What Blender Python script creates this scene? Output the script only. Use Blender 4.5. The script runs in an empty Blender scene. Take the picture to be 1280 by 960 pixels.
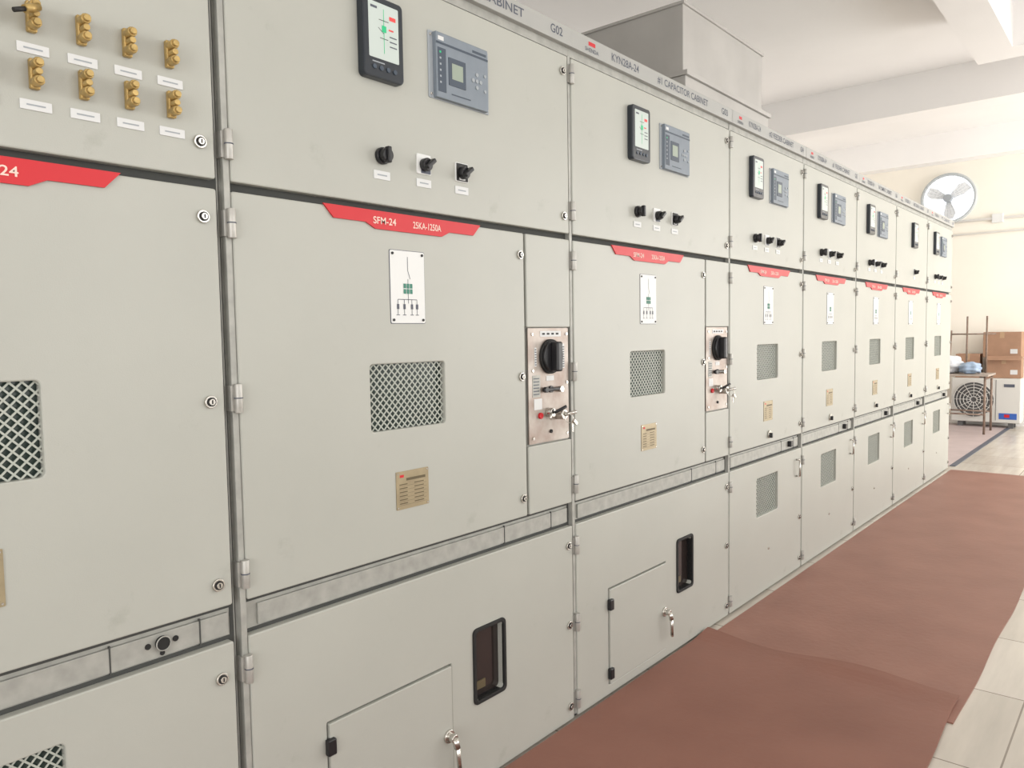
import bpy, bmesh, math, random
from mathutils import Vector, Matrix
random.seed(7)
SC=bpy.context.scene
COL=SC.collection
SC.view_settings.view_transform='Standard'
# ------------------------------------------------------------ materials
def mat(name,color,rough=.5,metal=0.,var=0.,scale=6.,bump=0.,bscale=60.,emit=None,spec=.5,dark=None,stretch=None,coat=0.,smudge=0.):
    m=bpy.data.materials.new(name);m.use_nodes=True
    nt=m.node_tree;b=nt.nodes['Principled BSDF']
    b.inputs['Base Color'].default_value=(*color,1);b.inputs['Roughness'].default_value=rough
    b.inputs['Metallic'].default_value=metal
    b.inputs['Specular IOR Level'].default_value=spec
    b.inputs['Coat Weight'].default_value=coat
    tc=nt.nodes.new('ShaderNodeTexCoord');mp=nt.nodes.new('ShaderNodeMapping')
    nt.links.new(tc.outputs['Object'],mp.inputs[0])
    if stretch: mp.inputs['Scale'].default_value=stretch
    if var>0 or dark:
        n=nt.nodes.new('ShaderNodeTexNoise');n.inputs['Scale'].default_value=scale;n.inputs['Detail'].default_value=6
        nt.links.new(mp.outputs[0],n.inputs['Vector'])
        cr=nt.nodes.new('ShaderNodeValToRGB')
        d=dark if dark else tuple(max(0,c*(1-var)) for c in color)
        l=color if dark else tuple(min(1,c*(1+var)) for c in color)
        cr.color_ramp.elements[0].position=.32;cr.color_ramp.elements[0].color=(*d,1)
        cr.color_ramp.elements[1].position=.68;cr.color_ramp.elements[1].color=(*l,1)
        nt.links.new(n.outputs['Fac'],cr.inputs[0]);out=cr.outputs[0]
        if smudge>0:
            n3=nt.nodes.new('ShaderNodeTexNoise');n3.inputs['Scale'].default_value=7;n3.inputs['Detail'].default_value=8;n3.inputs['Roughness'].default_value=.7
            nt.links.new(mp.outputs[0],n3.inputs['Vector'])
            c3=nt.nodes.new('ShaderNodeValToRGB');c3.color_ramp.elements[0].position=.62;c3.color_ramp.elements[0].color=(1,1,1,1)
            k=1-smudge;c3.color_ramp.elements[1].position=.78;c3.color_ramp.elements[1].color=(k,k,k*.98,1)
            nt.links.new(n3.outputs['Fac'],c3.inputs[0])
            mx=nt.nodes.new('ShaderNodeMixRGB');mx.blend_type='MULTIPLY';mx.inputs[0].default_value=1
            nt.links.new(out,mx.inputs[1]);nt.links.new(c3.outputs[0],mx.inputs[2]);out=mx.outputs[0]
        nt.links.new(out,b.inputs['Base Color'])
    if bump>0:
        n2=nt.nodes.new('ShaderNodeTexNoise');n2.inputs['Scale'].default_value=bscale;n2.inputs['Detail'].default_value=3
        nt.links.new(mp.outputs[0],n2.inputs['Vector'])
        bp=nt.nodes.new('ShaderNodeBump');bp.inputs['Strength'].default_value=bump;bp.inputs['Distance'].default_value=.01
        nt.links.new(n2.outputs['Fac'],bp.inputs['Height']);nt.links.new(bp.outputs[0],b.inputs['Normal'])
    if emit:
        b.inputs['Emission Color'].default_value=(*emit[0],1);b.inputs['Emission Strength'].default_value=emit[1]
    return m
M={}
M['paint']=mat('cabinet_paint',(.435,.44,.398),.40,0,.03,2.2,.04,400,smudge=.16)
M['strip']=mat('strip_paint_shaded',(.38,.383,.365),.45,0,.02,3)  # grey darker than the doors: shade of a tilted strip put into the colour
M['galv']=mat('galvanised_steel',(.38,.38,.35),.5,.2,.12,30,.05,90)
M['steelp']=mat('mechanism_plate_steel',(.47,.43,.39),.40,.4,0,11,.06,60,dark=(.30,.235,.20))
M['duct']=mat('duct_sheet_metal',(.47,.455,.43),.5,.1,.08,3)
M['black']=mat('black_plastic',(.012,.012,.014),.35)
M['rubber']=mat('rubber_gasket',(.01,.01,.01),.7)
M['darkgap']=mat('gap_shade_and_seams',(.06,.062,.058),.8)  # dark colour painted for shade in door gaps, also used for seams
M['greenin']=mat('dark_green_interior',(.035,.055,.048),.25)
M['bluein']=mat('grey_blue_interior',(.10,.13,.13),.25)
M['meshm']=mat('mesh_paint',(.43,.455,.405),.5)
M['white']=mat('white_plastic',(.74,.75,.74),.45)
M['label']=mat('label_white',(.68,.69,.69),.5)
M['red']=mat('banner_red',(.58,.010,.018),.45)
M['redtxt']=mat('banner_lettering',(.85,.62,.54),.5)
M['ink']=mat('ink_grey',(.09,.10,.13),.6)
M['inkblk']=mat('ink_black',(.015,.015,.015),.6)
M['gold']=mat('brass_nameplate',(.36,.295,.185),.4,.35,.12,20)
M['goldink']=mat('nameplate_ink',(.12,.09,.045),.6)
M['brass']=mat('brass_terminal',(.46,.32,.12),.38,.5,.18,60)
M['chrome']=mat('chrome',(.62,.60,.56),.22,.95)
M['chrome2']=mat('zinc_hinge',(.46,.45,.42),.4,.4,.1,40)
M['meterf']=mat('meter_frame',(.02,.026,.035),.3)
M['relay']=mat('relay_panel',(.20,.235,.275),.5,0,.05,30)
M['relayd']=mat('relay_dark',(.05,.07,.10),.5)
M['relaybtn']=mat('relay_button',(.34,.37,.40),.5)
M['lcd']=mat('lcd_screen',(.28,.33,.27),.25,emit=((.3,.36,.28),.12))
M['screen']=mat('meter_screen',(.50,.56,.53),.2,emit=((.7,.8,.75),.12))
M['green']=mat('indicator_green',(.02,.40,.18),.4,emit=((.0,.7,.25),.2))
M['redled']=mat('indicator_red',(.70,.06,.06),.4,emit=((.9,.05,.03),.1))
M['hatch']=mat('diagram_green',(.05,.22,.16),.6)
M['glassd']=mat('dark_window_glass',(.03,.022,.02),.08,0,.0,spec=.6)
M['ceil']=mat('ceiling_plaster',(.88,.865,.85),.9,0,.02,1.2)
M['wall']=mat('wall_cream',(.90,.855,.76),.85,0,.03,1.5)
M['wallw']=mat('wall_white',(.84,.82,.79),.85,0,.02,1.5)
M['mat']=mat('rubber_mat',(.315,.152,.112),.46,0,0,3.0,.12,35,dark=(.258,.119,.087),spec=.35)
M['mat2']=mat('rubber_mat_near',(.285,.133,.098),.5,0,0,2.2,.12,35,dark=(.228,.103,.075),spec=.3)
M['pinkf']=mat('painted_floor_pink',(.52,.43,.42),.5,0,.06,5)
M['cardb']=mat('cardboard',(.38,.225,.145),.8,0,.08,8)
M['tape']=mat('packing_tape',(.46,.31,.19),.3)
M['acw']=mat('ac_unit_white',(.66,.65,.61),.45)
M['acd']=mat('ac_dark_grille',(.12,.12,.12),.5)
M['pipe']=mat('rusty_tube',(.25,.18,.14),.55,.3,.2,30)
M['wood']=mat('table_board',(.40,.34,.29),.6,0,.12,9)
M['bagw']=mat('plastic_bag_white',(.66,.68,.71),.3)
M['bagb']=mat('plastic_bag_blue',(.32,.42,.56),.3)
M['fanw']=mat('fan_white',(.84,.86,.88),.4)
M['fang']=mat('fan_guard_grey',(.50,.53,.54),.4)
M['blue']=mat('label_blue',(.04,.12,.45),.5)
M['fanglow']=mat('fan_back_glow',(.85,.88,.92),.4,emit=((.92,.95,1),.8))  # emission stands in for daylight behind the fan, no real pane
# floor tiles
def tiles():
    m=bpy.data.materials.new('floor_tiles');m.use_nodes=True;nt=m.node_tree;b=nt.nodes['Principled BSDF']
    tc=nt.nodes.new('ShaderNodeTexCoord');mp=nt.nodes.new('ShaderNodeMapping');nt.links.new(tc.outputs['Object'],mp.inputs[0])
    mp.inputs['Location'].default_value=(.12,.17,0)
    br=nt.nodes.new('ShaderNodeTexBrick');br.offset=0;br.inputs['Scale'].default_value=1
    br.inputs['Brick Width'].default_value=.6;br.inputs['Row Height'].default_value=.6;br.inputs['Mortar Size'].default_value=.003
    br.inputs['Color1'].default_value=(.66,.61,.54,1);br.inputs['Color2'].default_value=(.57,.52,.45,1);br.inputs['Mortar'].default_value=(.26,.22,.18,1)
    nt.links.new(mp.outputs[0],br.inputs['Vector'])
    n=nt.nodes.new('ShaderNodeTexNoise');n.inputs['Scale'].default_value=3;n.inputs['Detail'].default_value=8
    m2=nt.nodes.new('ShaderNodeMapping');m2.inputs['Scale'].default_value=(.6,5,1);nt.links.new(tc.outputs['Object'],m2.inputs[0]);nt.links.new(m2.outputs[0],n.inputs['Vector'])
    mx=nt.nodes.new('ShaderNodeMixRGB');mx.blend_type='MULTIPLY';mx.inputs[0].default_value=.45
    nt.links.new(br.outputs['Color'],mx.inputs[1]);nt.links.new(n.outputs['Fac'],mx.inputs[2])
    g=nt.nodes.new('ShaderNodeHueSaturation');g.inputs['Value'].default_value=1.25;nt.links.new(mx.outputs[0],g.inputs['Color'])
    nt.links.new(g.outputs[0],b.inputs['Base Color']);b.inputs['Roughness'].default_value=.22
    return m
M['tiles']=tiles()
# ------------------------------------------------------------ builders
PLOC={}
def empty(name,loc):
    o=bpy.data.objects.new(name,None);o.location=loc;o.empty_display_size=.1;COL.objects.link(o);PLOC[o.name]=Vector(loc);return o
def rrect(x0,x1,z0,z1,r=0,seg=4):
    if r<=0: return [(x0,z0),(x1,z0),(x1,z1),(x0,z1)]
    p=[]
    for cx,cz,a in((x1-r,z0+r,-90),(x1-r,z1-r,0),(x0+r,z1-r,90),(x0+r,z0+r,180)):
        for i in range(seg+1):
            t=math.radians(a+90*i/seg);p.append((cx+r*math.cos(t),cz+r*math.sin(t)))
    return p
class MB:
    def __init__(s): s.bm=bmesh.new();s.mats=[]
    def mi(s,m):
        m=M[m] if isinstance(m,str) else m
        if m not in s.mats:s.mats.append(m)
        return s.mats.index(m)
    def absorb(s,b2,m,smooth=False):
        i=s.mi(m)
        for f in b2.faces:f.material_index=i;f.smooth=smooth
        me=bpy.data.meshes.new('t');b2.to_mesh(me);b2.free();s.bm.from_mesh(me);bpy.data.meshes.remove(me)
    def box(s,x0,x1,y0,y1,z0,z1,m,bev=0,rot=None):
        b=bmesh.new();bmesh.ops.create_cube(b,size=1)
        bmesh.ops.scale(b,vec=(x1-x0,y1-y0,z1-z0),verts=b.verts)
        if bev>0:bmesh.ops.bevel(b,geom=b.edges[:],offset=bev,segments=2,affect='EDGES',profile=.5)
        if rot:bmesh.ops.rotate(b,matrix=Matrix.Rotation(rot[1],3,rot[0]),verts=b.verts)
        bmesh.ops.translate(b,vec=((x0+x1)/2,(y0+y1)/2,(z0+z1)/2),verts=b.verts)
        s.absorb(b,m)
    def plate(s,outline,y,th,m,holes=(),bev=0):
        """flat shape in the x-z plane, front face at y facing -Y, thickness th behind it"""
        b=bmesh.new()
        for lp in [outline]+list(holes):
            vs=[b.verts.new((p[0],y,p[1])) for p in lp]
            for i in range(len(vs)): b.edges.new((vs[i],vs[(i+1)%len(vs)]))
        bmesh.ops.triangle_fill(b,use_beauty=True,use_dissolve=False,edges=b.edges[:])
        for f in b.faces:
            f.normal_update()
            if f.normal.y>0:f.normal_flip()
        if th>0:
            fr=b.faces[:]
            r=bmesh.ops.extrude_face_region(b,geom=fr,use_keep_orig=True)
            nv=[e for e in r['geom'] if isinstance(e,bmesh.types.BMVert)]
            bmesh.ops.translate(b,vec=(0,th,0),verts=nv)
            bmesh.ops.recalc_face_normals(b,faces=b.faces[:])
            if bev>0:
                b.normal_update()
                es=[e for e in b.edges if len(e.link_faces)==2 and all(abs(v.co.y-y)<1e-6 for v in e.verts) and e.calc_face_angle(0)>1.0]
                bmesh.ops.bevel(b,geom=es,offset=bev,segments=2,affect='EDGES',profile=.5)
        s.absorb(b,m)
    def cyl(s,c,ax,r,h,m,seg=20,r2=None,bev=0,smooth=True):
        """centre c, axis vector ax"""
        b=bmesh.new();bmesh.ops.create_cone(b,cap_ends=True,segments=seg,radius1=r,radius2=r if r2 is None else r2,depth=h)
        if bev>0:
            es=[e for e in b.edges if abs(e.verts[0].co.z-e.verts[1].co.z)<1e-7]
            bmesh.ops.bevel(b,geom=es,offset=bev,segments=2,affect='EDGES',profile=.5)
        q=Vector((0,0,1)).rotation_difference(Vector(ax).normalized())
        bmesh.ops.rotate(b,matrix=q.to_matrix(),verts=b.verts);bmesh.ops.translate(b,vec=c,verts=b.verts)
        i=s.mi(m)
        for f in b.faces:f.smooth=smooth and len(f.verts)==4
        for f in b.faces:f.material_index=i
        me=bpy.data.meshes.new('t');b.to_mesh(me);b.free();s.bm.from_mesh(me);bpy.data.meshes.remove(me)
    def sph(s,c,r,m,sc=(1,1,1)):
        b=bmesh.new();bmesh.ops.create_uvsphere(b,u_segments=16,v_segments=10,radius=r)
        bmesh.ops.scale(b,vec=sc,verts=b.verts);bmesh.ops.translate(b,vec=c,verts=b.verts);s.absorb(b,m,True)
    def torus(s,c,ax,R,r,m,seg=32,s2=6):
        b=bmesh.new();vs=[]
        for i in range(seg):
            a=2*math.pi*i/seg;row=[]
            for j in range(s2):
                t=2*math.pi*j/s2;rr=R+r*math.cos(t);row.append(b.verts.new((rr*math.cos(a),rr*math.sin(a),r*math.sin(t))))
            vs.append(row)
        for i in range(seg):
            for j in range(s2): b.faces.new((vs[i][j],vs[(i+1)%seg][j],vs[(i+1)%seg][(j+1)%s2],vs[i][(j+1)%s2]))
        q=Vector((0,0,1)).rotation_difference(Vector(ax).normalized())
        bmesh.ops.rotate(b,matrix=q.to_matrix(),verts=b.verts);bmesh.ops.translate(b,vec=c,verts=b.verts);s.absorb(b,m,True)
    def rod(s,a,bb,r,m,seg=8):
        a=Vector(a);bb=Vector(bb);s.cyl((a+bb)/2,bb-a,r,(bb-a).length,m,seg)
    def line(s,p,q,w,y,m):
        p=Vector((p[0],p[1]));q=Vector((q[0],q[1]));d=(q-p).normalized();n=Vector((-d.y,d.x))*w/2
        s.plate([tuple(p-n),tuple(q-n),tuple(q+n),tuple(p+n)],y,0,m)
    def text(s,t,x,z,h,w,y,m,align='LEFT',off=.012):
        """lettering in the x-z plane; x left edge, z baseline, cap height h, total width w (or None)"""
        c=bpy.data.curves.new('t','FONT');c.body=t;c.size=1;c.offset=off;o=bpy.data.objects.new('t',c);COL.objects.link(o)
        dg=bpy.context.evaluated_depsgraph_get();me=bpy.data.meshes.new_from_object(o.evaluated_get(dg))
        b=bmesh.new();b.from_mesh(me);bpy.data.objects.remove(o);bpy.data.curves.remove(c);bpy.data.meshes.remove(me)
        if not b.verts: b.free();return
        x0=min(v.co.x for v in b.verts);x1=max(v.co.x for v in b.verts)
        sz=h/.70;sx=sz if w is None else w/(x1-x0)
        of=0 if align=='LEFT' else (x1-x0)*sx/2
        for v in b.verts:v.co=Vector((x+(v.co.x-x0)*sx-of,y,z+v.co.y*sz))
        s.absorb(b,m)
    def done(s,name,parent=None,origin='bottom'):
        vs=s.bm.verts
        mn=Vector([min(v.co[i] for v in vs) for i in range(3)]);mx=Vector([max(v.co[i] for v in vs) for i in range(3)])
        c=(mn+mx)/2;c.z=mn.z
        bmesh.ops.translate(s.bm,vec=-c,verts=vs)
        me=bpy.data.meshes.new(name);s.bm.to_mesh(me);s.bm.free()
        for m in s.mats:me.materials.append(m)
        o=bpy.data.objects.new(name,me);COL.objects.link(o)
        if parent: o.parent=parent;o.location=c-PLOC[parent.name]
        else:o.location=c
        return o
# ------------------------------------------------------------ cabinet parts
def door(P,name,x0,x1,z0,z1,holes=(),r=.005,y=0,th=.02):
    b=MB();b.plate(rrect(x0,x1,z0,z1,r,3),y,th,'paint',holes,.003);return b.done(name,P)
def lock(b,x,z,y=0):
    b.cyl((x,y-.003,z),(0,-1,0),.0135,.006,'chrome',24,bev=.001)
    b.cyl((x,y-.0065,z),(0,-1,0),.0095,.003,'rubber',20)
    b.cyl((x,y-.0085,z),(0,-1,0),.0065,.004,'chrome',16)
    b.box(x-.0012,x+.0012,y-.0112,y-.010,z-.004,z+.004,'rubber')
def hinge(b,x,z,h=.062):
    b.cyl((x,-.006,z),(0,0,1),.009,h,'chrome2',16,bev=.001)
    b.cyl((x,-.006,z+.001),(0,0,1),.0095,.0025,'ink',16)
    b.box(x-.014,x,.0,.0225,z-h/2+.004,z+h/2-.004,'chrome2')
    b.box(x,x+.012,-.003,.004,z-h/2+.004,z-.002,'chrome2')
def meshwin(P,x0,x1,z0,z1,inner,w=.0034):
    b=MB()
    b.plate(rrect(x0-.01,x1+.01,z0-.01,z1+.01),.0205,.001,inner)
    y=.010;p=.0200
    X0,X1,Z0,Z1=x0-.004,x1+.004,z0-.004,z1+.004
    for sg in(1,-1):
        cs=[Z0-sg*X0,Z0-sg*X1,Z1-sg*X0,Z1-sg*X1];c=math.floor(min(cs)/p)*p
        while c<max(cs):
            pts=[]
            for X in(X0,X1):
                z=sg*X+c
                if Z0<=z<=Z1:pts.append((X,z))
            for Z in(Z0,Z1):
                x=(Z-c)*sg
                if X0<x<X1:pts.append((x,Z))
            if len(pts)>=2:
                a,q=pts[0],pts[-1]
                if abs(a[0]-q[0])>.002:
                    A=Vector(a);Q=Vector(q);d=(Q-A).normalized();n=Vector((-d.y,d.x))*w/2
                    b.plate([tuple(A-n),tuple(Q-n),tuple(Q+n),tuple(A+n)],y+(0.0006 if sg>0 else 0),.0015,'meshm')
            c+=p
    b.done('mesh_vent',P)
def meter(P,x0,x1,z0,z1):
    b=MB();w=x1-x0;h=z1-z0
    b.plate(rrect(x0,x1,z0,z1,.012),-.022,.022,'meterf',bev=.004)
    b.plate(rrect(x0+w*.13,x1-w*.13,z0+h*.24,z1-h*.08,.003),-.0226,.0008,'screen')
    xs=lambda t:x0+w*t
    zs=lambda t:z0+h*t
    y=-.0230
    b.line((xs(.5),zs(.86)),(xs(.5),zs(.32)),.0018,y,'green')
    b.line((xs(.38),zs(.72)),(xs(.62),zs(.72)),.0016,y,'inkblk')
    b.line((xs(.40),zs(.50)),(xs(.60),zs(.50)),.0016,y,'inkblk')
    b.line((xs(.36),zs(.62)),(xs(.5),zs(.56)),.0014,y,'inkblk')
    b.plate(rrect(xs(.64),xs(.80),zs(.75),zs(.80)),y,0,'redled')
    b.plate(rrect(xs(.62),xs(.74),zs(.62),zs(.64)),y,0,'redled')
    b.plate(rrect(xs(.18),xs(.34),zs(.84),zs(.87)),y,0,'ink')
    b.plate(rrect(xs(.45),xs(.56),zs(.58),zs(.66)),y-.0003,0,'green')
    for i in range(3):
        b.plate(rrect(xs(.64),xs(.82),zs(.54-.06*i),zs(.555-.06*i)),y,0,'ink')
    for t in(.25,.42,.59,.76): b.cyl((xs(t),-.0230,zs(.13)),(0,-1,0),w*.045,.003,'relayd',14)
    b.plate(rrect(xs(.2),xs(.5),zs(.185),zs(.20)),y,0,'relaybtn')
    b.done('control_display',P)
def relay(P,x0,x1,z0,z1):
    b=MB();w=x1-x0;h=z1-z0
    xs=lambda t:x0+w*t
    zs=lambda t:z0+h*t
    b.plate(rrect(x0,x1,z0,z1,.003),-.003,.003,'relaybtn',bev=.0008)
    b.plate(rrect(xs(.07),xs(.93),z0+.002,z1-.002,.002),-.016,.013,'relay',bev=.002)
    for cx in(.035,.965):
        for cz in(.06,.94): b.cyl((xs(cx),-.004,zs(cz)),(0,-1,0),.0035,.003,'chrome',10)
    y=-.0165
    b.plate(rrect(xs(.07),xs(.93),zs(.81),zs(.845)),y,0,'relayd')
    b.plate(rrect(xs(.66),xs(.90),zs(.87),zs(.91)),y,0,'relayd')
    b.plate(rrect(xs(.10),xs(.19),zs(.87),zs(.93)),y,0,'label')
    b.plate(rrect(xs(.09),xs(.22),zs(.10),zs(.76)),y,0,'relayd')
    b.plate(rrect(xs(.26),xs(.54),zs(.24),zs(.66),.002),-.0175,.0015,'relayd',bev=.0005)
    b.plate(rrect(xs(.31),xs(.49),zs(.34),zs(.58)),-.0180,0,'lcd')
    for i in range(6): b.plate(rrect(xs(.12),xs(.145),zs(.68-.09*i),zs(.71-.09*i)),y-.0003,0,'green' if i<1 else 'relaybtn')
    for dx,dz in((0,0),(.065,0),(-.065,0),(0,.10),(0,-.10)): b.cyl((xs(.73+dx),-.017,zs(.44+dz)),(0,-1,0),.0055,.003,'relaybtn',12)
    b.cyl((xs(.87),-.017,zs(.56)),(0,-1,0),.0045,.003,'relaybtn',12);b.cyl((xs(.87),-.017,zs(.32)),(0,-1,0),.0045,.003,'relaybtn',12)
    b.plate(rrect(xs(.3),xs(.62),zs(.10),zs(.12)),y,0,'relayd')
    b.done('protection_relay',P)
def switch(P,x,z,plate):
    b=MB()
    if plate:
        b.plate(rrect(x-.025,x+.025,z-.024,z+.028,.003),-.004,.004,'white',bev=.001)
        b.plate(rrect(x-.023,x+.023,z-.022,z+.026,.002),-.0044,0,'inkblk') if plate==2 else b.plate(rrect(x-.012,x+.023,z-.022,z+.006,.002),-.0044,0,'ink')
        if plate==2: b.plate(rrect(x-.012,x+.012,z-.019,z-.008,.002),-.0047,0,'label')
        b.cyl((x,-.012,z),(0,-1,0),.017,.018,'black',20,bev=.002)
        b.box(x-.006,x+.006,-.036,-.02,z-.019,z+.019,'black',.003,rot=('Y',.9))
    else:
        b.cyl((x,-.006,z),(0,-1,0),.021,.012,'black',24,bev=.002)
        b.cyl((x,-.020,z),(0,-1,0),.017,.018,'black',20,bev=.002)
        b.box(x-.006,x+.006,-.036,-.02,z-.020,z+.020,'black',.003)
    b.done('selector_switch',P)
def taglabel(b,x,z,w=.052,h=.021):
    b.plate(rrect(x-w/2,x+w/2,z-h/2,z+h/2,.001),-.0022,.0022,'label')
    b.plate(rrect(x-w*.30,x+w*.30,z-h*.08,z+h*.08),-.0026,0,'relaybtn')
def banner(P,xc,pt=False):
    x0=xc-.27;x1=xc+.27;zt=1.643
    o=[(x0,zt),(x0+.030,1.612),(x0+.125,1.612),(x0+.155,1.598),(x1-.155,1.598),(x1-.125,1.612),(x1-.030,1.612),(x1,zt)]
    b=MB();b.plate(o[::-1],-.005,.004,'red')
    if pt:
        b.text('SFM-24',xc+.012,1.611,.017,.088,-.0056,'redtxt')
    else:
        b.text('SFM-24',xc-.122,1.611,.017,.074,-.0056,'redtxt')
        b.text('25KA-1250A',xc+.010,1.611,.017,.102,-.0056,'redtxt')
    b.done('rating_banner',P)
def diagram(P,xc,cap=False):
    b=MB();x0,x1,z0,z1=xc-.059,xc+.059,1.364,1.55
    b.plate(rrect(x0-.0015,x1+.0015,z0-.0015,z1+.0015,.004),-.001,.001,'ink')
    b.plate(rrect(x0,x1,z0,z1,.004),-.002,.002,'white')
    for x in(x0+.008,x1-.008):
        for z in(z0+.008,z1-.008): b.cyl((x,-.003,z),(0,-1,0),.0035,.003,'inkblk',10)
    y=-.0025;w=.0017
    b.line((xc,1.535),(xc,1.50),w,y,'ink');b.line((xc,1.50),(xc+.008,1.478),w,y,'ink');b.line((xc,1.478),(xc,1.415),w,y,'ink')
    for i in range(3):
        for j in range(2):
            b.plate(rrect(xc-.016+.011*i,xc-.016+.011*i+.009,1.440+.014*j,1.440+.014*j+.012),y-.0003,0,'hatch')
    b.line((xc-.036,1.425),(xc+.030,1.425),w,y,'ink')
    for dx in(-.036,-.014,.012,.030):
        b.line((xc+dx,1.425),(xc+dx,1.385),w,y,'ink');b.line((xc+dx-.006,1.385),(xc+dx+.006,1.385),w,y,'ink')
        b.plate(rrect(xc+dx-.004,xc+dx+.004,1.40,1.413),y-.0003,0,'ink')
    b.done('mimic_diagram_plate',P)
def nameplate(P,xc,z0=.878,z1=.978):
    b=MB();x0,x1=xc-.057,xc+.057;h=z1-z0
    b.plate(rrect(x0,x1,z0,z1,.002),-.002,.002,'gold')
    y=-.0025
    b.plate(rrect(x0+.012,x0+.026,z1-.016,z1-.009),y,0,'red')
    b.plate(rrect(x0+.034,x1-.012,z1-.026,z1-.019),y,0,'goldink')
    for i in range(6):
        z=z1-.036-i*.010
        b.plate(rrect(x0+.010,x0+.038,z,z+.0028),y,0,'goldink');b.plate(rrect(x0+.062,x0+.096,z,z+.0028),y,0,'goldink')
        b.line((x0+.008,z-.003),(x1-.008,z-.003),.0006,y,'goldink')
    for x in(x0+.005,x1-.005):
        for z in(z0+.005,z1-.005): b.cyl((x,-.0026,z),(0,-1,0),.0022,.002,'chrome',8)
    b.done('nameplate',P)
def header(P,x0,x1,name,num,offs=None):
    b=MB();b.box(x0,x1-.002,-.012,.03,2.262,2.320,'strip',.002)
    b.box(x0,x1-.002,.006,.03,2.236,2.2625,'galv')
    y=-.0125;W=x1-x0;k=W/1.215
    if name:
        b.plate(rrect(x0+.095*k,x0+.135*k,2.293,2.306),y,0,'red')
        b.text('SHENDA',x0+.075*k,2.273,.013,.080*k,y,'ink')
        b.text('KYN28A-24',x0+.235*k,2.280,.026,.18*k,y,'ink')
        b.text(name,x0+.55*k,2.280,.026,.42*k,y,'ink')
        b.text(num,x0+1.10*k,2.280,.026,.062*k,y,'ink')
    b.done('header_strip',P)
def body(P,x0,x1):
    b=MB();b.box(x0+.001,x1-.001,.0225,1.5,0.0,2.318,'galv')
    b.box(x0+.002,x0+.016,.004,.0225,.02,2.236,'galv',.001)
    b.box(x0+.05,x1-.02,.016,.03,.694,.742,'galv',.001)
    b.box(x0+(x1-x0)*.72,x0+(x1-x0)*.72+.003,.0150,.02,.690,.746,'darkgap')
    b.box(x0+(x1-x0)*.91,x0+(x1-x0)*.91+.003,.0150,.02,.690,.746,'darkgap')
    b.box(x0+.02,x1-.01,.0215,.023,.750,.766,'darkgap')  # this and the next strips paint the shadow in the gaps around the doors
    b.box(x0+.02,x1-.01,.0215,.023,1.636,1.662,'darkgap')
    b.box(x0+.02,x1-.01,.0215,.023,.676,.690,'darkgap')
    b.box(x0+.02,x1-.01,.0210,.023,.0,.02,'darkgap')
    b.box(x1-.014,x1-.005,.0213,.023,.02,2.24,'darkgap')
    b.done('body',P)
def handle(b,x,z):
    b.cyl((x,-.006,z),(0,-1,0),.019,.012,'chrome',24,bev=.002)
    b.cyl((x,-.022,z),(0,-1,0),.012,.022,'chrome',16,bev=.002)
    b.rod((x,-.03,z),(x+.006,-.034,z-.028),.009,'chrome',12)
    b.rod((x+.006,-.034,z-.026),(x+.018,-.030,z-.098),.0065,'chrome',12)
    b.sph((x+.018,-.030,z-.098),.0068,'chrome')
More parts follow.
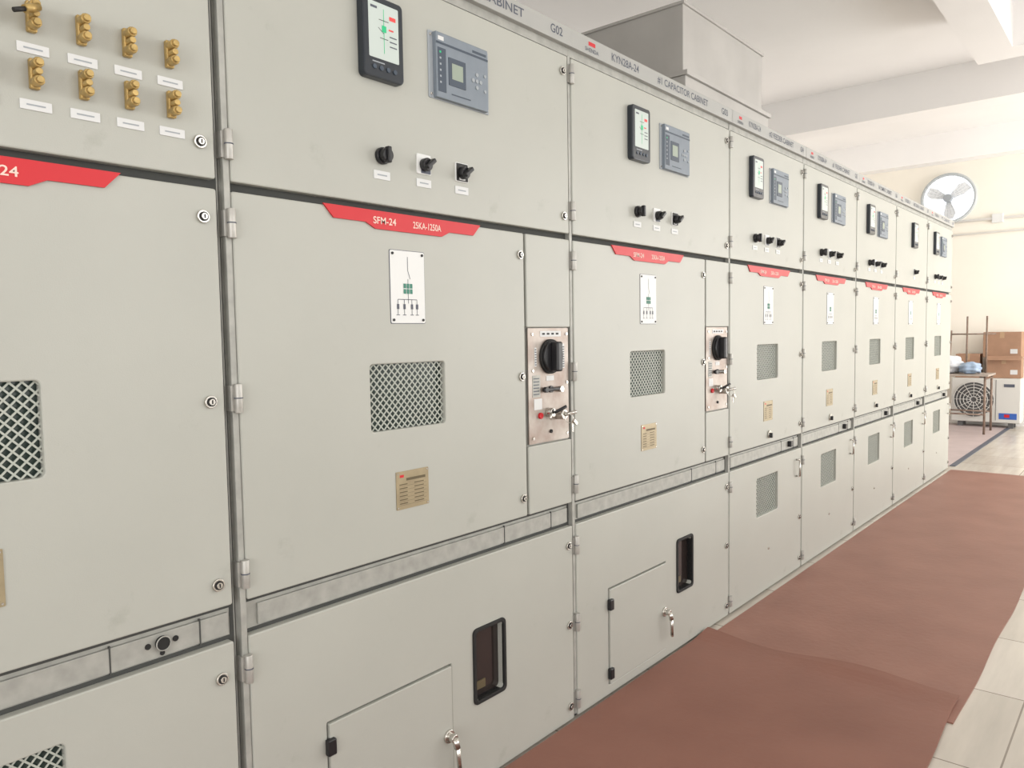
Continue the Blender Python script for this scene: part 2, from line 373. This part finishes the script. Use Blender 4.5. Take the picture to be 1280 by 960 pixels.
def cab_wide(x0,name,num):
    """wide switch cabinet; x0 = left edge of its doors, 1.205 wide"""
    P=empty('switchgear_cabinet',(x0+.6,.75,0))
    x1=x0+1.205
    body(P,x0-.017,x1+.012);header(P,x0-.012,x1+.014,name,num)
    door(P,'upper_door',x0,x1,1.660,2.232)
    meter(P,x0+.346,x0+.474,1.962,2.158);relay(P,x0+.578,x0+.815,1.963,2.138)
    for i,dx in enumerate((.41,.553,.697)): switch(P,x0+dx,1.780,i)
    b=MB()
    for dx in(.41,.553,.697): taglabel(b,x0+dx,1.733)
    b.done('switch_labels',P)
    mx=(x0+.356,x0+.617,1.09,1.260)
    door(P,'middle_door',x0,x0+.967,.762,1.640,[rrect(*mx,.01)])
    meshwin(P,*mx,'greenin')
    door(P,'side_panel_top',x0+.978,x1,1.352,1.640);door(P,'side_panel_bottom',x0+.978,x1,.762,.978)
    b=MB();b.box(x0+.962,x0+.984,.021,.0224,.76,1.64,'darkgap')  # dark strip painted as shade in the gap beside the middle door
    a0,a1=x0+.986,x0+1.198
    b.plate(rrect(a0,a1,.982,1.350,.002),.004,.004,'steelp',bev=.001)
    b.box(a0-.004,a1+.004,.012,.022,.978,1.354,'galv')
    cx=x0+1.097;cz=1.258
    b.cyl((cx,.000,cz),(0,-1,0),.056,.010,'rubber',40,bev=.002)
    b.cyl((cx,-.008,cz),(0,-1,0),.050,.012,'black',40,bev=.003)
    b.box(cx-.014,cx+.014,-.040,-.010,cz-.048,cz+.048,'black',.006)
    b.plate(rrect(cx+.066,cx+.078,cz-.04,cz+.04,.002),.003,.001,'label');b.plate(rrect(cx-.080,cx-.070,cz-.03,cz+.03,.002),.003,.001,'label')
    b.plate(rrect(cx-.05,cx+.06,1.322,1.340,.002),.003,.001,'label')
    for i in range(4): b.plate(rrect(cx-.04+i*.024,cx-.026+i*.024,1.328,1.334),.0025,0,'inkblk')
    for i in range(7): b.plate(rrect(cx-.079,cx-.071,cz-.026+i*.008,cz-.023+i*.008),.0025,0,'ink')
    for i in range(9): b.plate(rrect(cx+.067,cx+.077,cz-.036+i*.008,cz-.033+i*.008),.0025,0,'ink')
    b.plate(rrect(cx-.092,cx-.052,1.13,1.20,.002),.0032,.001,'galv')
    for i in range(6): b.plate(rrect(cx-.088,cx-.058,1.138+i*.010,1.141+i*.010),.0028,0,'ink')
    for px,pz in((-.09,1.33),(.09,1.33),(-.09,1.0),(.09,1.0),(-.09,1.215),(.09,1.17)): b.cyl((cx+px,.003,pz),(0,-1,0),.005,.004,'chrome',12)
    b.cyl((cx,.001,1.152),(0,-1,0),.011,.008,'black',16);b.box(cx-.045,cx+.05,-.010,-.002,1.147,1.157,'black',.003)
    b.cyl((cx-.035,-.006,1.152),(0,-1,0),.009,.012,'black',12);b.cyl((cx+.045,-.006,1.150),(0,-1,0),.010,.012,'chrome',12)
    b.plate(rrect(cx-.02,cx+.02,1.180,1.196,.002),.003,.001,'label')
    b.plate(rrect(cx-.085,cx-.045,1.09,1.125,.002),.003,.001,'label')
    b.cyl((cx-.055,.001,1.070),(0,-1,0),.010,.008,'red',16,bev=.001)
    b.cyl((cx-.015,-.008,1.078),(0,-1,0),.015,.026,'chrome',20,bev=.002)
    b.cyl((cx+.035,-.012,1.068),(0,-1,0),.017,.034,'chrome',20,bev=.002)
    b.rod((cx-.015,-.024,1.078),(cx+.015,-.05,1.098),.005,'black')
    b.rod((cx+.035,-.028,1.068),(cx+.062,-.055,1.076),.006,'chrome')
    b.torus((cx+.04,-.042,1.055),(1,.3,0),.014,.0015,'chrome')
    b.plate(rrect(cx+.052,cx+.060,1.010,1.05,.002),-.045,.002,'chrome');b.box(cx+.055,cx+.078,-.05,-.046,1.035,1.047,'chrome',.001,rot=('Y',.7))
    b.rod((cx-.03,-.02,1.078),(cx-.045,-.03,1.062),.004,'chrome')
    b.cyl((cx,.002,1.015),(0,-1,0),.006,.005,'rubber',12)
    b.done('operating_mechanism',P)
    xc=x0+.487
    banner(P,x0+.497);diagram(P,xc);nameplate(P,xc)
    wx=(x0+.716,x0+.838,.258,.464);sx=(x0+.199,x0+.613,.052,.402)
    sh=rrect(sx[0]-.004,sx[1]+.004,sx[2]-.004,sx[3]+.004,.003)
    door(P,'lower_door',x0,x1,.012,.682,[rrect(*wx,.012),sh])
    b=MB()
    b.plate(rrect(wx[0]-.011,wx[1]+.011,wx[2]-.011,wx[3]+.011,.016),-.006,.006,'rubber',[rrect(*wx,.012)],.002)
    b.plate(rrect(wx[0]-.002,wx[1]+.002,wx[2]-.002,wx[3]+.002),.0205,.001,'glassd')
    for (a,c,d,e) in((wx[0]-.0015,wx[0],wx[2],wx[3]),(wx[1],wx[1]+.0015,wx[2],wx[3]),(wx[0],wx[1],wx[2]-.0015,wx[2]),(wx[0],wx[1],wx[3],wx[3]+.0015)): b.box(a,c,.0,.02,d,e,'rubber')
    b.box(wx[0]+.02,wx[0]+.06,.017,.0204,wx[2]+.02,wx[2]+.045,'goldink')
    b.done('inspection_window',P)
    b=MB();b.plate(rrect(*sx,.003),-.005,.015,'paint',bev=.002);b.box(sx[0]-.01,sx[1]+.01,.0205,.0222,sx[2]-.01,sx[3]+.01,'darkgap');b.done('access_door',P)  # dark sheet behind paints the shade in the access door gap
    b=MB()
    for z in(.348,.092): b.box(sx[0]-.012,sx[0]+.012,-.016,-.0005,z-.02,z+.02,'black',.003)
    handle(b,sx[1]-.018,.206)
    b.done('access_door_hardware',P)
    b=MB()
    for z in(2.178,1.715):lock(b,x0+1.176,z)
    for z in(1.573,1.20,.82):lock(b,x0+.947,z)
    for z in(.618,.345,.062):lock(b,x0+1.181,z)
    b.done('cam_locks',P)
    b=MB()
    for z in(2.178,1.735,1.572,1.203,.822,.612,.345,.075):hinge(b,x0-.006,z)
    b.done('hinges',P)
    return P
def cab_narrow(x0,W,name,num,kind='std',inner='greenin'):
    P=empty('switchgear_cabinet',(x0+W/2,.75,0));x1=x0+W
    body(P,x0-.009,x1+.009+(.008 if kind=='terminals' else 0));header(P,x0-.008,x1+.008,name,num)
    door(P,'upper_door',x0,x1,1.660,2.232)
    c=x0+.46
    if kind=='std':
        meter(P,c-.255,c-.127,1.962,2.155);relay(P,c-.01,c+.225,1.963,2.136)
        for i,dx in enumerate((-.185,-.040,.105)): switch(P,c+dx,1.775,i)
        b=MB()
        for dx in(-.185,-.040,.105): taglabel(b,c+dx,1.730)
        b.done('switch_labels',P)
    elif kind=='single':
        meter(P,c-.02,c+.11,1.962,2.155);switch(P,c+.08,1.775,2)
        b=MB();taglabel(b,c+.08,1.730);b.done('switch_labels',P)
    else:
        b=MB()
        for k,z in enumerate((1.886,1.790)):
            for j in range(1,9):
                x=x0+.112+.08*(j+1)
                if x>x0+.86: continue
                b.box(x-.008,x+.008,-.012,0,z-.026,z+.026,'brass',.003)
                b.cyl((x,-.02,z+.015),(0,-1,0),.0088,.024,'brass',10,bev=.0015)
                b.cyl((x,-.02,z-.015),(0,-1,0),.0088,.024,'brass',10,bev=.0015)
                b.cyl((x,-.022,z),(0,-1,0),.006,.022,'brass',10,bev=.001)
                b.cyl((x,-.034,z+.015),(0,-1,0),.0062,.008,'brass',10,bev=.001)
                b.cyl((x,-.034,z-.015),(0,-1,0),.0062,.008,'brass',10,bev=.001)
                taglabel(b,x+.002,z-.052,.050,.017)
        b.rod((.478,-.045,1.882),(.503,-.034,1.896),.007,'brass',10);b.rod((.460,-.05,1.874),(.480,-.045,1.883),.004,'inkblk',10)
        b.done('test_terminals',P)
    mx=(c-.15,c+.117,1.09,1.262)
    door(P,'middle_door',x0,x1,.762,1.640,[rrect(*mx,.01)])
    meshwin(P,*mx,inner)
    banner(P,c-.005 if kind!='terminals' else c,kind=='terminals');diagram(P,c-.015);nameplate(P,c-.012)
    lx=(c-.15,c+.125,.405,.600)
    door(P,'lower_door',x0,x1,.012,.682,[rrect(*lx,.01)]);meshwin(P,*lx,inner)
    b=MB()
    if kind=='terminals':
        for z in(1.73,1.58,1.20,.813,.61,.3,.07):lock(b,x0+.890,z)
        b.cyl((.683,.013,.722),(0,-1,0),.014,.012,'rubber',20);b.torus((.683,.008,.722),(0,-1,0),.014,.0015,'galv',20)
        for dx in(-.028,.028): b.cyl((.683+dx,.0155,.722),(0,-1,0),.006,.003,'rubber',12)
        b.cyl((.683,.0155,.701),(0,-1,0),.005,.003,'rubber',12)
    else:
        for z in(2.18,1.71):lock(b,x1-.03,z)
        for z in(1.58,1.20,.82):lock(b,x1-.028,z)
        for z in(.3,.07):lock(b,x1-.028,z)
        b.cyl((c,-.004,.808),(0,-1,0),.020,.008,'chrome',20,bev=.001);b.box(c-.006,c+.006,-.02,-.006,.790,.815,'black',.002)
        b.box(x0+.76,x0+.79,-.004,.018,.705,.735,'black',.003)
        b.cyl((c,-.002,.22),(0,-1,0),.006,.004,'chrome',12)
    b.done('cam_locks',P)
    b=MB()
    if kind!='terminals':
        hx=x1-.075
        b.rod((hx,-.02,.535),(hx,-.02,.625),.005,'chrome');b.rod((hx,-.02,.535),(hx,0,.535),.005,'chrome');b.rod((hx,-.02,.625),(hx,0,.625),.005,'chrome')
    for z in(2.178,1.735,1.572,1.203,.822,.612,.075):hinge(b,x0-.004,z,.05)
    b.done('hinges_and_pull',P)
    return P
cab_narrow(-1.052,.925,'','')
cab_narrow(-.092,.922,'PT CABINET','G01','terminals')
cab_wide(.865,'#3 FEEDER CABINET','G02')
cab_wide(2.092,'#1 CAPACITOR CABINET','G03')
cab_narrow(3.311,.922,'#2 FEEDER CABINET','G04',inner='greenin')
cab_narrow(4.250,.938,'#1 FEEDER CABINET','G05',inner='bluein')
cab_narrow(5.203,.945,'INCOMING CABINET','G06',inner='bluein')
cab_narrow(6.163,.970,'METERING CABINET','G07','single',inner='bluein')
cab_narrow(7.153,.973,'PT CABINET','G08',inner='bluein')
# ------------------------------------------------------------ room
XF=12.2;XN=-3.2;YR=-4.6;YL=2.6;ZC=4.0
b=MB();b.box(XN-.2,XF+.2,YR-.2,YL+.2,-.2,0,'tiles');b.done('floor')
b=MB();b.box(XN-.2,XF+.2,YR-.2,YL+.2,ZC,ZC+.2,'ceil')
b.box(9.0,9.3,YR,YL,3.6,ZC,'ceil');b.box(XF-.25,XF,YR,YL,3.62,ZC,'ceil')
b.box(XN,7.5,-.52,-.23,3.6,ZC,'ceil');b.box(7.5,7.8,YR,-.23,3.6,ZC,'ceil')
b.done('ceiling')
b=MB();b.box(XF,XF+.2,YR-.2,YL+.2,0,ZC,'wall');b.done('wall_far')
b=MB();b.box(XN,XF,YL,YL+.2,0,ZC,'wallw');b.done('wall_left')
wins=[(-2.2,-.2),(1.4,3.4),(5.0,7.0),(8.4,11.6)]
b=MB();b.plate(rrect(XN,XF,0,ZC),YR-.2,.2,'wallw',[rrect(a,c,.9 if i<3 else .05,3.4) for i,(a,c) in enumerate(wins)]);b.done('wall_right')
b=MB();b.box(XN-.2,XN,YR-.2,-3.4,0,ZC,'wallw');b.box(XN-.2,XN,-1.0,YL+.2,0,ZC,'wallw');b.box(XN-.2,XN,-3.4,-1.0,2.9,ZC,'wallw');b.done('wall_near')
for i,(a,c) in enumerate(wins):
    b=MB();z0=.9 if i<3 else .05
    for x in(a,(a+c)/2-.03,c-.06): b.box(x,x+.06,YR-.13,YR-.07,z0,3.4,'white',.004)
    for z in(z0,2.5,3.34): b.box(a,c,YR-.13,YR-.07,z,z+.06,'white',.004)
    b.done('window_%d'%(i+1))
b=MB();b.box(XF-.02,XF,YR,YL,0,.1,'wallw');b.done('baseboard_far')
# duct on top of the cabinets
b=MB()
b.box(3.82,4.88,.50,1.42,2.72,3.10,'duct',.004);b.box(3.79,4.92,.47,1.45,2.321,2.70,'duct',.004)
b.box(3.78,4.93,.455,1.465,2.700,2.725,'duct',.002)
b.box(3.81,4.89,.488,1.43,3.085,3.102,'duct',.002)
for x in(3.86,4.0,4.2,4.4,4.6,4.84): b.cyl((x,.497,2.745),(0,-1,0),.008,.006,'galv',10)
b.done('bus_duct')
# mats
def matmesh(name,x0,x1,y0,y1,z0,th,jit,seed,lift=None,m='mat'):
    b=bmesh.new();nx,ny=140,40;g=[]
    for i in range(nx+1):
        r=[]
        for j in range(ny+1):
            x=x0+(x1-x0)*i/nx;y=y0+(y1-y0)*j/ny
            if j==0:y+=jit*math.sin(i*.25+seed)*.6
            if i==nx:x+=jit*math.sin(j*.22+seed)
            z=z0+th
            if lift:z+=lift(x,y)
            r.append(b.verts.new((x,y,z)))
        g.append(r)
    for i in range(nx):
        for j in range(ny): b.faces.new((g[i][j],g[i+1][j],g[i+1][j+1],g[i][j+1]))
    r=bmesh.ops.extrude_face_region(b,geom=b.faces[:],use_keep_orig=True)
    nv=[v for v in r['geom'] if isinstance(v,bmesh.types.BMVert)]
    for v in nv:v.co.z-=th
    bmesh.ops.recalc_face_normals(b,faces=b.faces[:])
    B=MB();B.absorb(b,m);return B.done(name)
matmesh('rubber_floor_mat',2.84,8.08,-1.01,-.035,.0005,.005,.006,2)
matmesh('rubber_floor_mat',-2.2,3.05,-.995,-.012,.0062,.007,.012,5,lambda x,y:(.018*math.exp(-((x-3.06)/.09)**2)*(0.55+.45*math.sin(y*9+1))+.006*math.exp(-((x-3.05)/.12)**2-((y+1)/.15)**2)),'mat2')
b=MB();b.box(8.3,12.1,.02,2.4,.0005,.004,'pinkf');b.box(8.3,12.1,-.03,.02,.0005,.006,'ink');b.done('painted_floor_zone')
# ------------------------------------------------------------ far end objects
b=MB();fy,fz,fx=.80,3.13,XF-.06;ax=(1,0,0);R=.33
b.cyl((XF-.012,fy,fz),ax,R*.97,.02,'fanglow',48)  # glowing disc added on the solid wall for the bright fan centre
b.torus((fx,fy,fz),ax,R,.020,'fang',48,8)
for r in(.10,.15,.20,.25,.30): b.torus((fx-.04,fy,fz),ax,r,.003,'fanw',40,5)
for i in range(32):
    a=2*math.pi*i/32;b.rod((fx-.04,fy+.06*math.cos(a),fz+.06*math.sin(a)),(fx-.02,fy+R*math.cos(a),fz+R*math.sin(a)),.0022,'fang',6)
b.cyl((fx-.03,fy,fz),ax,.055,.06,'relaybtn',24,bev=.008)
for i in range(3):
    a=2*math.pi*i/3+.5;d=Vector((0,math.cos(a),math.sin(a)));n=Vector((0,-math.sin(a),math.cos(a)))
    bb=bmesh.new();q=[d*.05-n*.03,d*.20-n*.09,d*.28-n*.06,d*.29+n*.05,d*.18+n*.06,d*.05+n*.03]
    vs=[bb.verts.new(Vector((fx+(.02 if k in(3,4,5) else -.01),fy,fz))+p) for k,p in enumerate(q)];bb.faces.new(vs);b.absorb(bb,'fanw')
b.done('wall_fan')
b=MB();b.rod((XF-.02,YR,2.80),(XF-.02,YL,2.80),.018,'wallw',10);b.rod((XF-.02,YR,2.62),(XF-.02,YL,2.62),.012,'wallw',10);b.box(XF-.05,XF,.15,.28,2.74,2.86,'white',.006);b.done('wall_conduit')
# AC outdoor unit
P=empty('air_conditioner_outdoor_unit',(12.0,.26,0))
b=MB();xf=11.82;y0,y1,z0,z1=-.14,.66,.07,.66
b.box(xf,xf+.3,y0,y1,z0,z1,'acw',.012);b.box(xf+.03,xf+.08,y0+.08,y0+.14,.0,z0,'acd');b.box(xf+.03,xf+.08,y1-.14,y1-.08,.0,z0,'acd')
b.box(xf+.22,xf+.27,y0+.08,y0+.14,.0,z0,'acd');b.box(xf+.22,xf+.27,y1-.14,y1-.08,.0,z0,'acd')
b.done('casing',P)
b=MB();cy,cz=.39,.37
b.cyl((xf-.003,cy,cz),(1,0,0),.235,.008,'acd',40)
for r in(.04,.08,.12,.16,.20,.235): b.torus((xf-.02,cy,cz),(1,0,0),r,.0045,'acw',40,5)
for i in range(12):
    a=math.pi*i/6;b.rod((xf-.02,cy+.03*math.cos(a),cz+.03*math.sin(a)),(xf-.012,cy+.235*math.cos(a),cz+.235*math.sin(a)),.004,'acw',6)
b.done('fan_grille',P)
b=MB();b.box(xf-.004,xf+.001,-.07,.05,.545,.585,'ink',.001);b.box(xf-.004,xf+.001,-.10,.10,.12,.20,'blue',.001);b.box(xf-.005,xf+.001,-.02,.04,.145,.185,'red');b.box(xf-.004,xf+.001,.135,.14,.1,.64,'acd');b.done('badge_and_energy_label',P)
def carton(x0,x1,y0,y1,z0,z1,rot=0,flaps=False):
    b=MB();b.box(x0,x1,y0,y1,z0,z1,'cardb',.003)
    ym=(y0+y1)/2
    b.box(x0-.002,x1+.002,ym-.025,ym+.025,z1-.08,z1+.002,'tape')
    b.box(x0-.003,x0,y0+.04,y0+.12,z0+.05,z0+.11,'label')
    if flaps:
        b.box(x0-.10,x0+.01,y0,y1,z1-.004,z1,'cardb',0,rot=('Y',-.5))
    o=b.done('cardboard_box');o.rotation_euler=(0,0,rot);return o
carton(11.84,12.14,-.13,.26,.662,.93,.03,True)
carton(11.86,12.12,-.13,.30,.935,1.27,-.03)
carton(11.84,12.12,.34,.62,.662,.98,.02)
P=empty('work_table',(11.2,.48,0))
b=MB();b.box(10.95,11.5,.10,.92,.725,.75,'wood',.004);b.done('table_top',P)
b=MB()
for x in(10.98,11.47):
    for y in(.14,.88): b.rod((x,y,0),(x,y,.725),.014,'pipe',10)
for x in(10.98,11.47): b.rod((x,.14,.25),(x,.88,.25),.010,'pipe',8)
for y in(.14,.88): b.rod((10.98,y,.69),(11.47,y,.69),.010,'pipe',8)
b.done('tube_legs',P)
b=MB()
for y in(.20,.42): b.rod((11.44,y,.75),(11.44,y,1.48),.011,'pipe',8)
b.rod((11.44,.10,1.25),(11.44,.60,1.25),.009,'pipe',8);b.rod((11.44,.62,.75),(11.44,.60,1.30),.010,'pipe',8)
b.done('upright_tubes',P)
def bag(x,y,z,sx,sy,sz,m,seed):
    bb=bmesh.new();bmesh.ops.create_icosphere(bb,subdivisions=4,radius=1);r=random.Random(seed);ph=[r.random()*6 for _ in range(6)]
    for v in bb.verts:
        c=v.co;k=1+.10*math.sin(5*c.x+ph[0])*math.sin(6*c.y+ph[1])+.07*math.sin(11*c.z+ph[2]+4*c.x)
        v.co=Vector((c.x*k*sx,c.y*k*sy,(max(c.z,-.62))*k*sz))
    mn=min(v.co.z for v in bb.verts)
    for v in bb.verts:v.co+=Vector((x,y,z-mn))
    B=MB();B.absorb(bb,m,True);B.done('plastic_bag')
bag(11.2,.60,.752,.17,.20,.13,'bagw',1);bag(11.12,.32,.752,.13,.12,.09,'bagb',2)
# ------------------------------------------------------------ light
w=bpy.data.worlds.new('World');SC.world=w;w.use_nodes=True;bg=w.node_tree.nodes['Background'];bg.inputs[0].default_value=(.98,.985,1,1);bg.inputs[1].default_value=.9
def area(name,loc,rot,sx,sy,e,col=(1,.985,.965)):
    l=bpy.data.lights.new(name,'AREA');l.shape='RECTANGLE';l.size=sx;l.size_y=sy;l.energy=e;l.color=col
    o=bpy.data.objects.new(name,l);o.location=loc;o.rotation_euler=rot;COL.objects.link(o)
for i,(a,c) in enumerate(wins):
    z0=.9 if i<3 else .1
    e=(34,44,68,270)[i]
    area('window_daylight',((a+c)/2,YR+.02,(z0+3.4)/2),(math.radians(90),0,0),c-a,3.3-z0,e)
area('doorway_daylight',(XN+.05,-2.2,1.5),(0,math.radians(-90),0),2.7,2.3,85)
# ------------------------------------------------------------ camera
f=954.3;yaw,pitch,roll=[math.radians(a) for a in(40.336,-3.625,-.933)]
F=Vector((math.cos(yaw)*math.cos(pitch),math.sin(yaw)*math.cos(pitch),math.sin(pitch)))
Rr=F.cross(Vector((0,0,1))).normalized();U=Rr.cross(F)
R2=Rr*math.cos(roll)+U*math.sin(roll);U2=-Rr*math.sin(roll)+U*math.cos(roll)
cd=bpy.data.cameras.new('camera');cam=bpy.data.objects.new('camera',cd);COL.objects.link(cam)
cd.sensor_fit='HORIZONTAL';cd.sensor_width=36;cd.lens=f/1280*36;cd.clip_start=.05
m=Matrix((R2,U2,-F)).transposed().to_4x4();m.translation=Vector((0,-1.5,1.327));cam.matrix_world=m
SC.camera=cam
